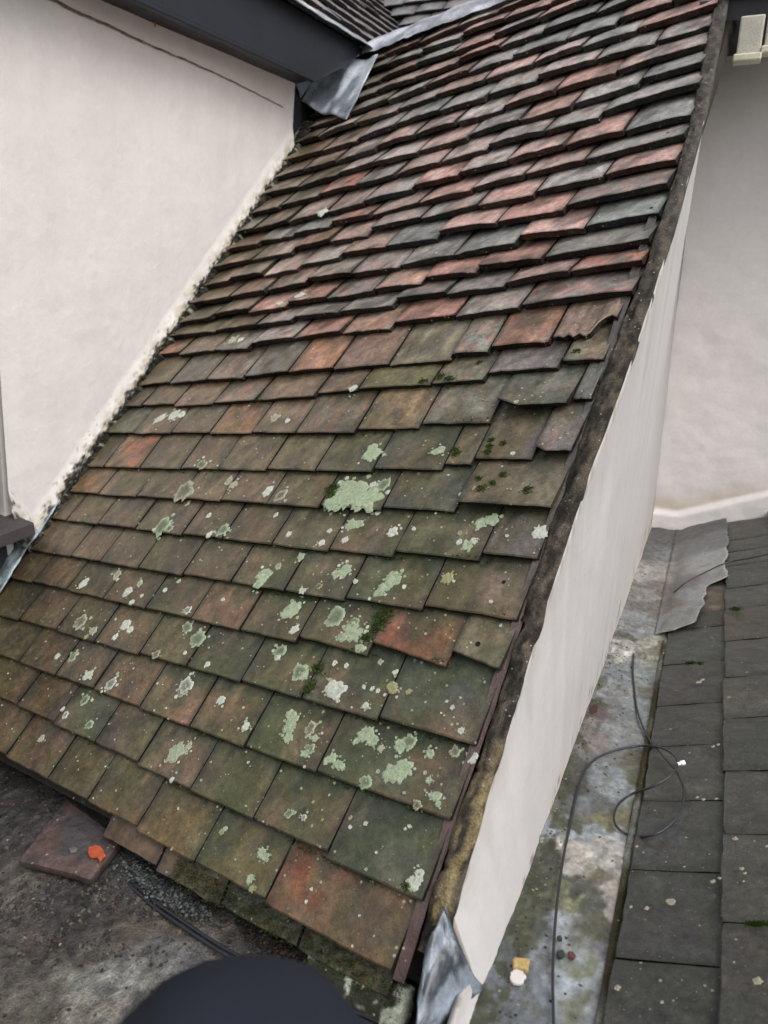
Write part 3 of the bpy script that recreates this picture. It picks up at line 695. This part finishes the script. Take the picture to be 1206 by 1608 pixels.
# ================================================================== lead gutter between gable and dark roof
gu = thing('lead_gutter', 'stained grey lead gutter with algae and paint marks beside the white gable', 'gutter', (-.09, 1.4, -.9))
def gh(x, y):
    z = -.905+.009*sstep(1.735, 1.742, y+.01*fb(x*30, 0, 0, 2))+.007*sstep(1.03, 1.036, y+.012*fb(x*25, 4, 0, 2))
    return z+.004*fb(x*16, y*8, 0, 3)+.0016*fb(x*60, y*60, 2, 3)
GZ = (0, 0, -.901)
ga = [((1060,850),(66,68,72)),((1100,845),(60,62,66)),((1000,870),(84,88,94)),((1050,880),(112,114,118)),((1100,880),(104,108,110)),((1010,905),(168,160,150)),((1060,900),(150,142,134)),((1110,910),(160,162,160)),
((1040,935),(112,100,90)),((1020,960),(110,100,92)),((1055,960),(104,94,84)),((1010,940),(130,126,120)),((1085,960),(150,156,156)),((1075,985),(140,140,134)),((985,970),(132,138,140)),((1000,1000),(130,134,136)),((1020,1015),(170,162,140)),((980,1020),(184,178,168)),((1035,1025),(110,104,66)),((990,1010),(70,72,50)),
((970,1060),(118,128,134)),((1010,1070),(132,144,142)),((1030,1080),(98,92,66)),((960,1100),(132,130,132)),((1000,1120),(124,134,136)),((930,1115),(92,72,68)),((930,1160),(128,112,110)),((970,1160),(132,136,138)),((1010,1160),(128,130,126)),((1020,1200),(96,84,56)),((1005,1230),(84,78,40)),((900,1210),(66,60,48)),((885,1240),(62,56,46)),((950,1220),(124,134,140)),((970,1240),(140,150,154)),((930,1260),(96,100,104)),((990,1290),(108,100,50)),((940,1290),(118,112,60)),((900,1290),(80,80,60)),
((890,1300),(150,164,174)),((930,1310),(146,160,168)),((980,1320),(170,176,178)),((960,1345),(176,170,160)),((900,1335),(190,180,164)),((920,1360),(186,176,160)),((985,1360),(192,180,168)),((940,1365),(120,108,80)),((940,1380),(104,92,66)),((860,1350),(64,66,44)),((850,1380),(58,60,40)),((910,1395),(72,74,52)),((870,1400),(108,106,60)),((960,1400),(186,172,158)),((900,1410),(140,138,84)),((930,1420),(82,86,66)),((960,1440),(186,172,158)),((940,1450),(92,88,60)),
((880,1440),(150,158,164)),((850,1420),(74,74,52)),((830,1450),(70,72,50)),((820,1480),(84,92,84)),((850,1500),(132,140,146)),((900,1480),(140,150,150)),((920,1500),(122,128,96)),((950,1490),(128,124,136)),((890,1540),(150,162,170)),((860,1570),(120,130,140)),((820,1580),(104,112,120)),((905,1580),(112,116,84)),((940,1560),(140,150,154)),((960,1530),(160,168,168)),((790,1590),(92,98,104)),((930,1600),(140,148,150))]
GA = [((lambda P: (P.x*1.0, P.y, talb(c, .62, .66)))(hit(*p, GZ, Vector((0, 0, 1))))) for p, c in ga]
gr = MB()
def fgr(u, v):
    y = .52+v*2.24; x = -.185+u*.205
    wx = x+.016*fb(x*30, y*30, 5, 5); wy = y+.035*fb(x*22+9, y*20, 5, 5)
    c = blend(GA, wx, wy, 3.0, 1e-5); c = mixc(c, (.15, .165, .17), .1); c = mixc(c, (.035, .038, .018), sstep(.0, .3, fb(x*40, y*28, 7, 5)+.25*sstep(-.125, -.15, x)-.03)*sstep(-.105, -.14, x)*sstep(1.9, 1.5, y)*.9)
    f = sstep(.05, .3, fb(x*34, y*26, 4, 5)+.02); c = mixc(c, tuple(q_*1.2 for q_ in c), f)
    f = sstep(.12, .3, fb(x*45+9, y*40, 1, 5)); c = mixc(c, (.07, .072, .04), f*.4)
    c = tuple(q_*(1+.3*fb(x*80, y*70, 8, 4)) for q_ in c)
    z = gh(x, y)
    return Vector((x, y, z)), tuple(max(.01, q_) for q_ in c)
gr.grid(fgr, 110, 760)
gr.build('lead_sheet', M_LEAD, gu, True)
gr = MB()      # lead turned up over the dark tiles at the far end
def fgk(u, v):
    y = 1.86+v*.88; x = -.048+u*(.046+.045*sstep(.0, .04, v)+.018*sstep(.12, .16, v)+.05*sstep(.3, .36, v)+.010*fb(y*9, 2, 0, 4))
    wy = y+.02*fb(x*18+9, y*14, 5, 4)
    return Vector((x, y, gh(x, y)*(1-sstep(0, .3, u))+(slz(x)+.0105+.0015*fb(x*40, y*20, 1, 3))*sstep(0, .3, u)+.003)), tuple(q_*(1+.25*fb(x*50, y*40, 8, 4)) for q_ in mixc(blend(GA, x+.02*fb(x*22, y*22, 5, 5), wy, 3.0, 1e-5), (.11, .12, .125), .12))
gr.grid(fgk, 20, 120); o = gr.build('lead_upstand', M_LEAD, gu, True); m_ = o.modifiers.new('thick', 'SOLIDIFY'); m_.thickness = .003
gr = MB()      # timber fillet showing along the tile edge
def fgf(u, v):
    y = .5+v*1.33; x = -.027+.016*u
    return Vector((x, y, gh(x, y)+.004+.006*math.sin(u*math.pi)+.002*fb(y*30, u, 0, 3))), mixc(alb((70, 66, 46)), alb((120, 122, 112)), sstep(-.1, .3, fb(y*5, 3, 1, 3)))
gr.grid(fgf, 5, 160); gr.build('gutter_roll', M_MORT, gu, True)
gd = MB()
for k in range(420):
    y = .7+random.random()**1.2*1.6; x = -.155+abs(random.gauss(0, .028)) if random.random() < .6 else random.uniform(-.15, -.02)
    r = random.uniform(.0008, .003); P = Vector((x, y, gh(x, y))); c = random.choice([(.05, .05, .02), (.03, .03, .02), (.12, .1, .05), (.2, .19, .16), (.07, .045, .03)])
    ids = [gd.vert(P+Vector((r*math.cos(a*1.256)*random.uniform(.6, 1.3), r*math.sin(a*1.256)*random.uniform(.6, 1.3), .0006)), c) for a in range(5)]
    tp = gd.vert(P+Vector((0, 0, r*.9)), c)
    for a in range(5): gd.f.append((ids[a], ids[(a+1) % 5], tp))
o = gd.build('gutter_grit', M_STONE); o['kind'] = 'stuff'; tag(o, 'fine grit and moss crumbs scattered on the lead gutter', 'debris')

# ================================================================== dark tiled roof on the right
sr = thing('dark_tiled_roof', 'dark grey flat tiled roof slope right of the lead gutter', 'roof', (.3, 1.4, -.9))
SU = Vector((math.cos(.39), 0, math.sin(.39))); SN = Vector((-math.sin(.39), 0, math.cos(.39)))
def SF(a, b, h=0): return Vector((-.015, 0, -.885))+Vector((0, -a, 0))+SU*b+SN*h     # a runs towards the viewer
jl = [hit(x_, y_, (-.015, 1, -.885), SN).y for x_, y_ in [(1060,920),(1060,968),(1070,990),(1080,1042),(1070,1107),(1080,1170),(1080,1257),(1080,1368),(1060,1512)]]
jr = [hit(x_, y_, (-.015, 1, -.885), SN).y for x_, y_ in [(1150,850),(1150,868),(1150,890),(1150,925),(1150,958),(1150,1008),(1150,1065),(1150,1130),(1150,1213),(1150,1312),(1150,1452)]]
def ext(j):
    j = sorted(j)                           # near to far
    a = [j[0]-.19*k for k in (2, 1)]+j; 
    while a[-1] < 2.7: a.append(a[-1]+.2)
    return a
cl, crr = ext(jl), ext(jr)
stl = MB()
def slc(): return random.choice([(56,54,52),(64,62,58),(50,50,49),(60,56,51),(54,56,54)])
COURSES = [(0.0, cl), (.1335, crr), (.267, [v+.09 for v in cl]), (.40, crr), (.53, cl), (.66, crr), (.79, cl), (.92, crr)]
for ci, (b0, js) in enumerate(COURSES):
    for k in range(len(js)-1):
        y0, y1 = js[k], min(js[k+1], 2.74)
        if y1-y0 < .02: continue
        edge = 0
        c = alb((104,90,78)) if ci == 0 and abs(y0-2.0) < .1 else alb(slc())
        tile_mesh(stl, -y1+.0012, -y0-.0012, b0+random.uniform(-.0015, .0015), .1335, .19, random.random()*.0015, .007, random.uniform(-.006, .006), .0006, c, alb(slc()), frame=lambda a, b, h=0: SF(a, b, h+.004), nu=10, nv=9, rough=1.3, mossy=.22)
stl.build('roof_tiles', M_SLATE, sr)
bb = MB(); bb.prism([SF(-.3, .0, -.02), SF(-2.75, .0, -.02), SF(-2.75, 1.1, -.02), SF(-.3, 1.1, -.02)], SN*-.03, (.02, .02, .02)); bb.build('roof_boarding', M_WOOD, sr)
sm2 = MB()
def slh(P): return P
for px, py, n_, sx, sy in [(1155,957,90,8,2.5),(1085,1042,60,9,2),(1190,1452,150,22,3),(1100,1043,20,5,2)]:
    for k in range(n_):
        P = hit(px+random.gauss(0, sx*.5), py+random.gauss(0, sy*.6), (-.015, 1, -.885+.012), SN)
        for q_ in range(3):
            d = Vector((random.gauss(0, .6), random.gauss(0, .6), 1)).normalized(); a = d.cross(Vector((.3, .8, .1))).normalized()*.0012; e = tuple(v*random.uniform(.5, 1.5) for v in (.045, .075, .015))
            i0 = sm2.vert(P-a, e); i1 = sm2.vert(P+a, e); i2 = sm2.vert(P+d*.0045, e); sm2.f.append((i0, i1, i2))
sm2 = sm2.build('moss', M_MOSS, sr); sm2['kind'] = 'stuff'
ll = MB()
def blot(P, N_, r, c, n=14):
    sd = random.uniform(0, 99); a = N_.cross(Vector((0, 1, 0))).normalized(); b_ = N_.cross(a); ids = []
    for i in range(n):
        w = 2*math.pi*i/n; q_ = r*(1+.5*fb(math.cos(w)*1.5+sd, math.sin(w)*1.5, 0, 3)); ids.append(ll.vert(P+a*q_*math.cos(w)+b_*q_*math.sin(w), c))
    cc = ll.vert(P+N_*.001, tuple(v*.8 for v in c))
    for i in range(n): ll.f.append((ids[i], ids[(i+1) % n], cc))
for px, py, r in [(1054,1417,8),(1016,1427,4),(991,1425,3),(1190,1542,7),(1153,1512,2),(1098,1072,5),(1103,1068,4),(970,1552,5),(1040,1575,3),(1120,1385,4),(1130,1380,3),(1165,1365,4),(1170,1372,3),(1155,1318,4),(1205,1330,3),(1000,1330,3),(1168,1385,2),(1125,1255,3),(1095,1253,3),(1105,1256,3),(1083,1183,2),(1120,1173,3),(1128,1170,3),(1075,1362,2)]:
    P = hit(px, py, (-.015, 1, -.885+.011), SN); blot(P+SN*.0012, SN, r*P.length/F_PX*.8, alb((176, 168, 148), .8))
lo = ll.build('lichen', M_LICH, sr); lo['kind'] = 'stuff'

# ================================================================== lead flat at lower left
E0 = R(-1.3, -.14, -.055)
FN = ER.cross(Vector((0, 1, 0))).normalized()
if FN.z < 0: FN = -FN
def fh(P): return FN*(.006*fb(P.x*7, P.y*7, 0, 3)+.003*fb(P.x*40, P.y*40, 3, 4)+.007*mud(P))
def mud(P):
    k = fb(P.x*5+2, P.y*5, 7, 4)
    e = (P-R(-1.3, -.12, 0)).dot(ER.cross(FN).normalized())
    return clamp(.35+k*1.3)*(abs(fb(P.x*70, P.y*70, 2, 3))*1.6+.2)
def FP(x, y):                               # world x, y -> point of the flat
    z = E0.z-(FN.x*(x-E0.x)+FN.y*(y-E0.y))/FN.z; return Vector((x, y, z))
fa_px = [((20,1230),(52,48,46)),((60,1260),(58,52,50)),((10,1290),(70,66,64)),((20,1400),(92,84,76)),((30,1470),(84,76,66)),((20,1540),(90,84,74)),((60,1590),(96,88,74)),((90,1420),(60,56,54)),((110,1460),(58,52,48)),((60,1500),(70,62,54)),
((140,1500),(84,78,70)),((120,1540),(138,136,128)),((90,1560),(110,104,92)),((180,1550),(146,144,136)),((200,1530),(120,118,112)),((150,1590),(140,134,122)),((230,1560),(92,88,84)),((160,1430),(54,50,48)),((220,1470),(86,76,64)),((240,1440),(70,60,50)),((200,1400),(52,50,50)),((260,1490),(112,112,110)),((300,1500),(104,104,104)),((280,1450),(96,84,68)),((330,1480),(104,96,90)),((220,1390),(60,58,58)),((260,1400),(70,70,70)),((350,1470),(88,80,74)),((400,1470),(60,58,56)),((450,1500),(40,36,34)),((520,1560),(30,26,26)),((600,1600),(34,32,32)),((230,1350),(58,62,62)),((60,1330),(60,54,50))]
FA = [(lambda P: (P.x, P.y, alb(c, .68)))(hit(*p, E0, FN)) for p, c in fa_px]
fl_ = MB()
def ffl(u, v):
    x = -2.3+u*2.22; y = -.6+v*2.1; P = FP(x, y)
    wx = x+.03*fb(x*12, y*12, 4, 4); wy = y+.03*fb(x*12+5, y*12, 4, 4)
    c = blend(FA, wx, wy, 2.0, 2e-4); c = tuple(max(.012, q_*(1+.7*fb(x*38, y*38, 6, 5))) for q_ in c)
    return P+fh(P), c
fl_.grid(ffl, 330, 330)
fo = fl_.build('lead_flat_roof', M_DIRT, None, True); fo['kind'] = 'structure'
# grime, chips and grit on it
def lump(mb, P, r, c, up=Vector((0, 0, 1)), flat=.55):
    sd = random.uniform(0, 99); n = 6; rings = []
    ax = Vector((random.gauss(0, 1), random.gauss(0, 1), 0)).normalized(); ay = up.cross(ax)
    for j, (rr_, hh) in enumerate(((1, 0), (.85, .5), (.4, .9))):
        rings.append([mb.vert(P+(ax*math.cos(2*math.pi*i/n)+ay*math.sin(2*math.pi*i/n)*.75)*r*rr_*random.uniform(.7, 1.25)+up*r*hh*flat, tuple(q_*random.uniform(.75, 1.2) for q_ in c)) for i in range(n)])
    for j in range(2):
        for i in range(n): mb.f.append((rings[j][i], rings[j][(i+1) % n], rings[j+1][(i+1) % n], rings[j+1][i]))
    mb.f.append(tuple(rings[2]))
db = MB()
for k in range(5200):
    px, py = random.uniform(-60, 420), random.uniform(1170, 1608)
    P = hit(px, py, E0, FN)
    e = .06 if (py > 1490) else (.45 if py > 1440 else 1)
    if random.random() > e*(.35+fb(P.x*9, P.y*9, 3, 3)*1.6): continue
    P = P+fh(P); c = random.choice([(.035, .03, .028), (.05, .045, .04), (.025, .022, .022), (.09, .075, .06), (.06, .045, .035)])
    r = random.uniform(.0012, .0045)
    if random.random() < .06: c = random.choice([(.35, .33, .28), (.3, .28, .2), (.26, .1, .06)]); r *= .7
    lump(db, P, r, c, FN)
for k in range(1700):                                           # crumbled clods
    P = hit(random.gauss(150, 110), random.gauss(1430, 38), E0, FN)
    if fb(P.x*14, P.y*14, 9, 4) < -.05: continue
    lump(db, P+fh(P), random.uniform(.0015, .0065)*random.choice([.5, .7, 1]), random.choice([(.03, .026, .024), (.045, .038, .033), (.022, .019, .018), (.07, .055, .045), (.1, .09, .075)]), FN, .8)
for k in range(1500):                                           # ash grey heap along the eaves
    a = random.random(); P = hit(205+a*115+random.gauss(0, 9), 1368+a*72+random.gauss(0, 8), E0, FN); lump(db, P+fh(P)+FN*random.random()*.008, random.uniform(.0015, .004), random.choice([(.03, .033, .033), (.06, .065, .065), (.02, .02, .02), (.11, .115, .11)]), FN)
for k in range(1500):                                           # black leaf litter under the last tiles
    a = random.random(); P = hit(385+a*235+random.gauss(0, 12), 1452+a*135+random.gauss(0, 10), E0, FN); lump(db, P+fh(P)+FN*random.random()*.008, random.uniform(.0015, .0045), random.choice([(.016, .012, .012), (.03, .02, .016), (.05, .03, .025)]), FN)
o = db.build('grit', M_STONE); o['kind'] = 'stuff'; tag(o, 'dark wet grit and crumbled mortar lying on the lead flat', 'debris')

def slabpx(pxs, p0, n_, th, lift=0.0):
    return [hit(x_, y_, Vector(p0)+n_*(th+lift), n_) for x_, y_ in pxs]
# loose tile
ltl = MB()
ring = slabpx([(29,1352),(142,1381),(190,1321),(104,1257)], E0, FN, .012, .010)
col_ = alb((86, 74, 74))
def flt(u, v):
    P = (ring[0]*(1-u)+ring[1]*u)*(1-v)+(ring[3]*(1-u)+ring[2]*u)*v
    P = P+FN*(.003*(1-(2*u-1)**2)+.0008*fb(u*5, v*5, 1, 3))+Vector((.0014*fb(u*6, v*6, 0, 3), .0014*fb(u*6, v*6, 5, 3), 0))
    f = sstep(0, .35, fb(u*2.2+4, v*2.2, 2, 4)+.05+(.25-min(v, u, 1-u))*.8)
    return P, mixc(alb((74, 68, 70), .75), alb((98, 76, 68), .75), f*.7)
ids = ltl.grid(flt, 18, 18)
brd = [ids[0][i] for i in range(18)]+[ids[i][18] for i in range(18)]+[ids[18][18-i] for i in range(18)]+[ids[18-i][0] for i in range(18)]
low = [ltl.vert(Vector(ltl.v[i])-FN*.012, (.03, .02, .018)) for i in brd]
for i in range(len(brd)): ltl.f.append((low[i], low[(i+1) % len(brd)], brd[(i+1) % len(brd)], brd[i]))
ltl.f.append(tuple(low[::-1]))
tag(ltl.build('loose_tile', M_TILE), 'loose purplish brown tile lying flat on the dirty lead below the slope', 'tile')
def chip(name, pxs, p0, n_, th, c, m, label, cat, lift=0.0, group=None):
    mb = MB(); pts = slabpx(pxs, p0, n_, th, lift)
    fine = []
    for i in range(len(pts)):
        a, b_ = pts[i], pts[(i+1) % len(pts)]; L_ = (b_-a).length
        for k in range(3): 
            q_ = a.lerp(b_, k/3)
            if k: q_ += Vector((random.gauss(0, 1), random.gauss(0, 1), 0))*L_*.05
            fine.append(q_)
    mb.prism(fine, n_*-th, c); o = mb.build(name, m); bevelmod(o, th*.25); tag(o, label, cat, group); return o
chip('tile_fragment', [(139,1330),(150,1326),(158,1328),(163,1336),(166,1342),(156,1352),(153,1345),(140,1344)], E0, FN, .005, alb((204, 98, 62), .62), M_STONE, 'bright orange clay fragment lying on the loose tile', 'fragment', .0255)
chip('mortar_crumb', [(108,1332),(116,1328),(122,1331),(119,1336),(111,1338)], E0, FN, .004, alb((96, 90, 84)), M_STONE, 'small grey mortar crumb in the middle of the loose tile', 'fragment', .0255)
GNZ = Vector((0, 0, 1))
chip('brick_chunk', [(806,1502),(832,1504),(831,1521),(805,1518)], (0, 0, -.901), GNZ, .010, alb((170, 148, 96), .85), M_STONE, 'small yellow brick chunk on the lead gutter near the white gable', 'fragment')
chip('paint_flake', [(801,1526),(810,1521),(822,1524),(827,1534),(818,1544),(806,1543),(801,1537)], (0, 0, -.901), GNZ, .005, alb((206, 200, 196), .8), M_RENDER, 'white rounded paint flake beside the yellow brick chunk', 'fragment')
chip('red_leaf', [(892,1494),(899,1493),(905,1501),(901,1506),(894,1502)], (0, 0, -.901), GNZ, .003, alb((98, 60, 54), .8), M_STONE, 'small dark red leaf on the gutter right of the cable', 'leaf')
chip('green_pebble', [(875,1492),(885,1491),(888,1498),(882,1503),(875,1500)], (0, 0, -.901), GNZ, .006, alb((44, 52, 48)), M_STONE, 'small blackish green pebble beside the red leaf in the gutter', 'pebble')
chip('dark_pebble', [(875,1469),(881,1468),(883,1474),(877,1476)], (0, 0, -.901), GNZ, .005, alb((60, 50, 48)), M_STONE, 'tiny dark brown pebble on the gutter above the green one', 'pebble')
chip('brick_crumb', [(926,1109),(937,1106),(938,1116),(925,1121)], (0, 0, -.901), GNZ, .006, alb((74, 48, 44), .7), M_STONE, 'dark red brick crumb by the foot of the white gable, high up the gutter', 'fragment')
# mortar lump with pale lichen at the lower end of the eaves
ml = MB(); 
def fml(u, v):
    s = -.69+u*.165; t = -.165+v*.06
    return R(s, t+.006*fb(s*40, 1, 0, 3), -.03+.012*math.sin(v*math.pi)+.003*fb(s*60, t*60, 0, 4)), mixc(alb((58, 60, 48)), alb((180, 184, 166)), sstep(.08, .2, fb(s*24+3, t*24, 4, 4)+(.12 if u > .8 or .3 < u < .5 else -.1)))
ml.grid(fml, 40, 16); o = ml.build('eaves_mortar', M_MORT, house, True); m_ = o.modifiers.new('thick', 'SOLIDIFY'); m_.thickness = .02

# ================================================================== cables
def lay(x_, y_, lift=.004):
    P = hit(x_, y_, (0, 0, -.899+lift), GNZ)
    if P.y > 1.8 and x_ < 1137: lift += .012
    if P.y > 1.8: lift += .004
    if P.x > -.017: P = hit(x_, y_, Vector((-.015, 1, -.885))+SN*(.010+lift), SN)
    return P
cb = thing('cable', 'thin black cable looped across the lead gutter and dark tiles', 'cable', lay(1070, 1200))
path = [(1215,868,.004),(1180,876,.004),(1140,884,.004),(1105,900,.006),(1075,916,.004),(1045,945,.003),(1022,975,.003),(1002,1005,.004),(994,1040,.004),(996,1080,.004),(1002,1120,.005),(1018,1158,.012),(1042,1188,.014),(1063,1213,.012),(1074,1240,.006),(1070,1270,.004),(1050,1297,.004),(1022,1312,.005),(992,1312,.006),(970,1300,.008),(964,1282,.010),(972,1262,.012),(992,1247,.014),(1022,1236,.016),(1050,1220,.018),(1064,1200,.018),(1056,1184,.015),(1036,1174,.012),(1008,1171,.010),(970,1177,.008),(938,1190,.006),(917,1212,.005),(906,1245,.004),(896,1292,.004),(885,1345,.004),(877,1400,.004),(871,1460,.004),(868,1530,.004),(869,1600,.004),(872,1680,.004)]
t_ = MB(); t_.tube(smooth([lay(*p) for p in path]), .0021, 8, (.022, .022, .027)); t_.build('sheath', M_CABLE, cb, True)
a_ = lay(1064,1200,.018); b_ = lay(1075,1197,.016)
t_ = MB(); t_.tube([a_, a_.lerp(b_, .45), a_.lerp(b_, .5), b_], lambda f: .0042 if f > .4 else .003, 8, alb((226, 226, 222))); t_.build('connector', M_CABLE, cb)
for nm, dy, lb in (('eaves_cable', 0, 'black cable along the lead below the eaves, the one nearer the tiles'), ('eaves_cable', 9, 'black cable along the lead below the eaves, the one farther from the tiles')):
    P_ = [hit(x_, y_+dy, E0+FN*.013, FN) for x_, y_ in [(196,1366),(235,1402),(285,1441),(335,1474),(385,1502),(440,1530),(500,1556),(560,1584),(620,1612),(690,1650)]]
    t_ = MB(); t_.tube(smooth([p-FN*(.006 if i > 1 else .012) for i, p in enumerate(P_)]), .0028, 8, (.018, .02, .026))
    tag(t_.build(nm, M_CABLE, None, True), lb, 'cable', 'twin cables below the eaves')

# ================================================================== photographer's knee in dark trousers
def dep(x_, y_, d): return rw(x_, y_)*(d/F_PX)
KN = dep(368, 1768, .49)
foot = FP(KN.x-.02, KN.y-.10)
kp = [Vector((KN.x+.20, KN.y-.62, KN.z-.02)), Vector((KN.x+.12, KN.y-.36, KN.z-.01)), Vector((KN.x+.04, KN.y-.13, KN.z-.004)), KN, KN+Vector((-.002, .012, -.06)), KN+Vector((-.006, -.02, -.17)), KN+Vector((-.012, -.06, -.28)), Vector((foot.x, foot.y, foot.z+.085))]
rad = [.104, .104, .104, .100, .076, .068, .060, .055]
sp = smooth(kp, 10); N_ = len(sp)
kn = MB(); prev = None; first = None; nn_ = 36
for i, p in enumerate(sp):
    f = i/(N_-1)*(len(rad)-1); j = min(int(f), len(rad)-2); r = rad[j]*(1-(f-j))+rad[j+1]*(f-j)
    d = (sp[min(i+1, N_-1)]-sp[max(i-1, 0)]).normalized(); a = Vector((1, 0, 0)); a = (a-d*a.dot(d)).normalized(); b_ = d.cross(a)
    rg = []
    for k in range(nn_):
        w = 2*math.pi*k/nn_; q_ = p+(a*math.cos(w)+b_*math.sin(w))*r
        rg.append(kn.vert(q_+(a*math.cos(w)+b_*math.sin(w))*(.008*fb(q_.x*11, q_.y*11, q_.z*16, 3)+.0035*abs(fb(q_.x*26, q_.y*9, q_.z*26, 3))), (.015, .018, .027)))
    if prev:
        for k in range(nn_): kn.f.append((prev[k], prev[(k+1) % nn_], rg[(k+1) % nn_], rg[k]))
    else: kn.f.append(tuple(rg))
    prev = rg
kn.f.append(tuple(prev[::-1]))
ko = kn.build('person', M_CLOTH, None, True); tag(ko, 'bent knee of a person in dark navy trousers at the bottom edge', 'person')
bt = MB()
def fbt(u, v):
    a = 2*math.pi*u; y = -.09+v*.27; w = .045*math.sin(clamp(v, .02, .98)*math.pi)**.35; h = .10-.055*sstep(.35, .9, v)
    c_, s_ = math.cos(a), math.sin(a)
    return foot+Vector((w*c_, y, h*.5+h*.5*s_+.004)), (.02, .018, .016)
bt.grid(fbt, 24, 24); bt.build('boot', M_DARK, ko, True)
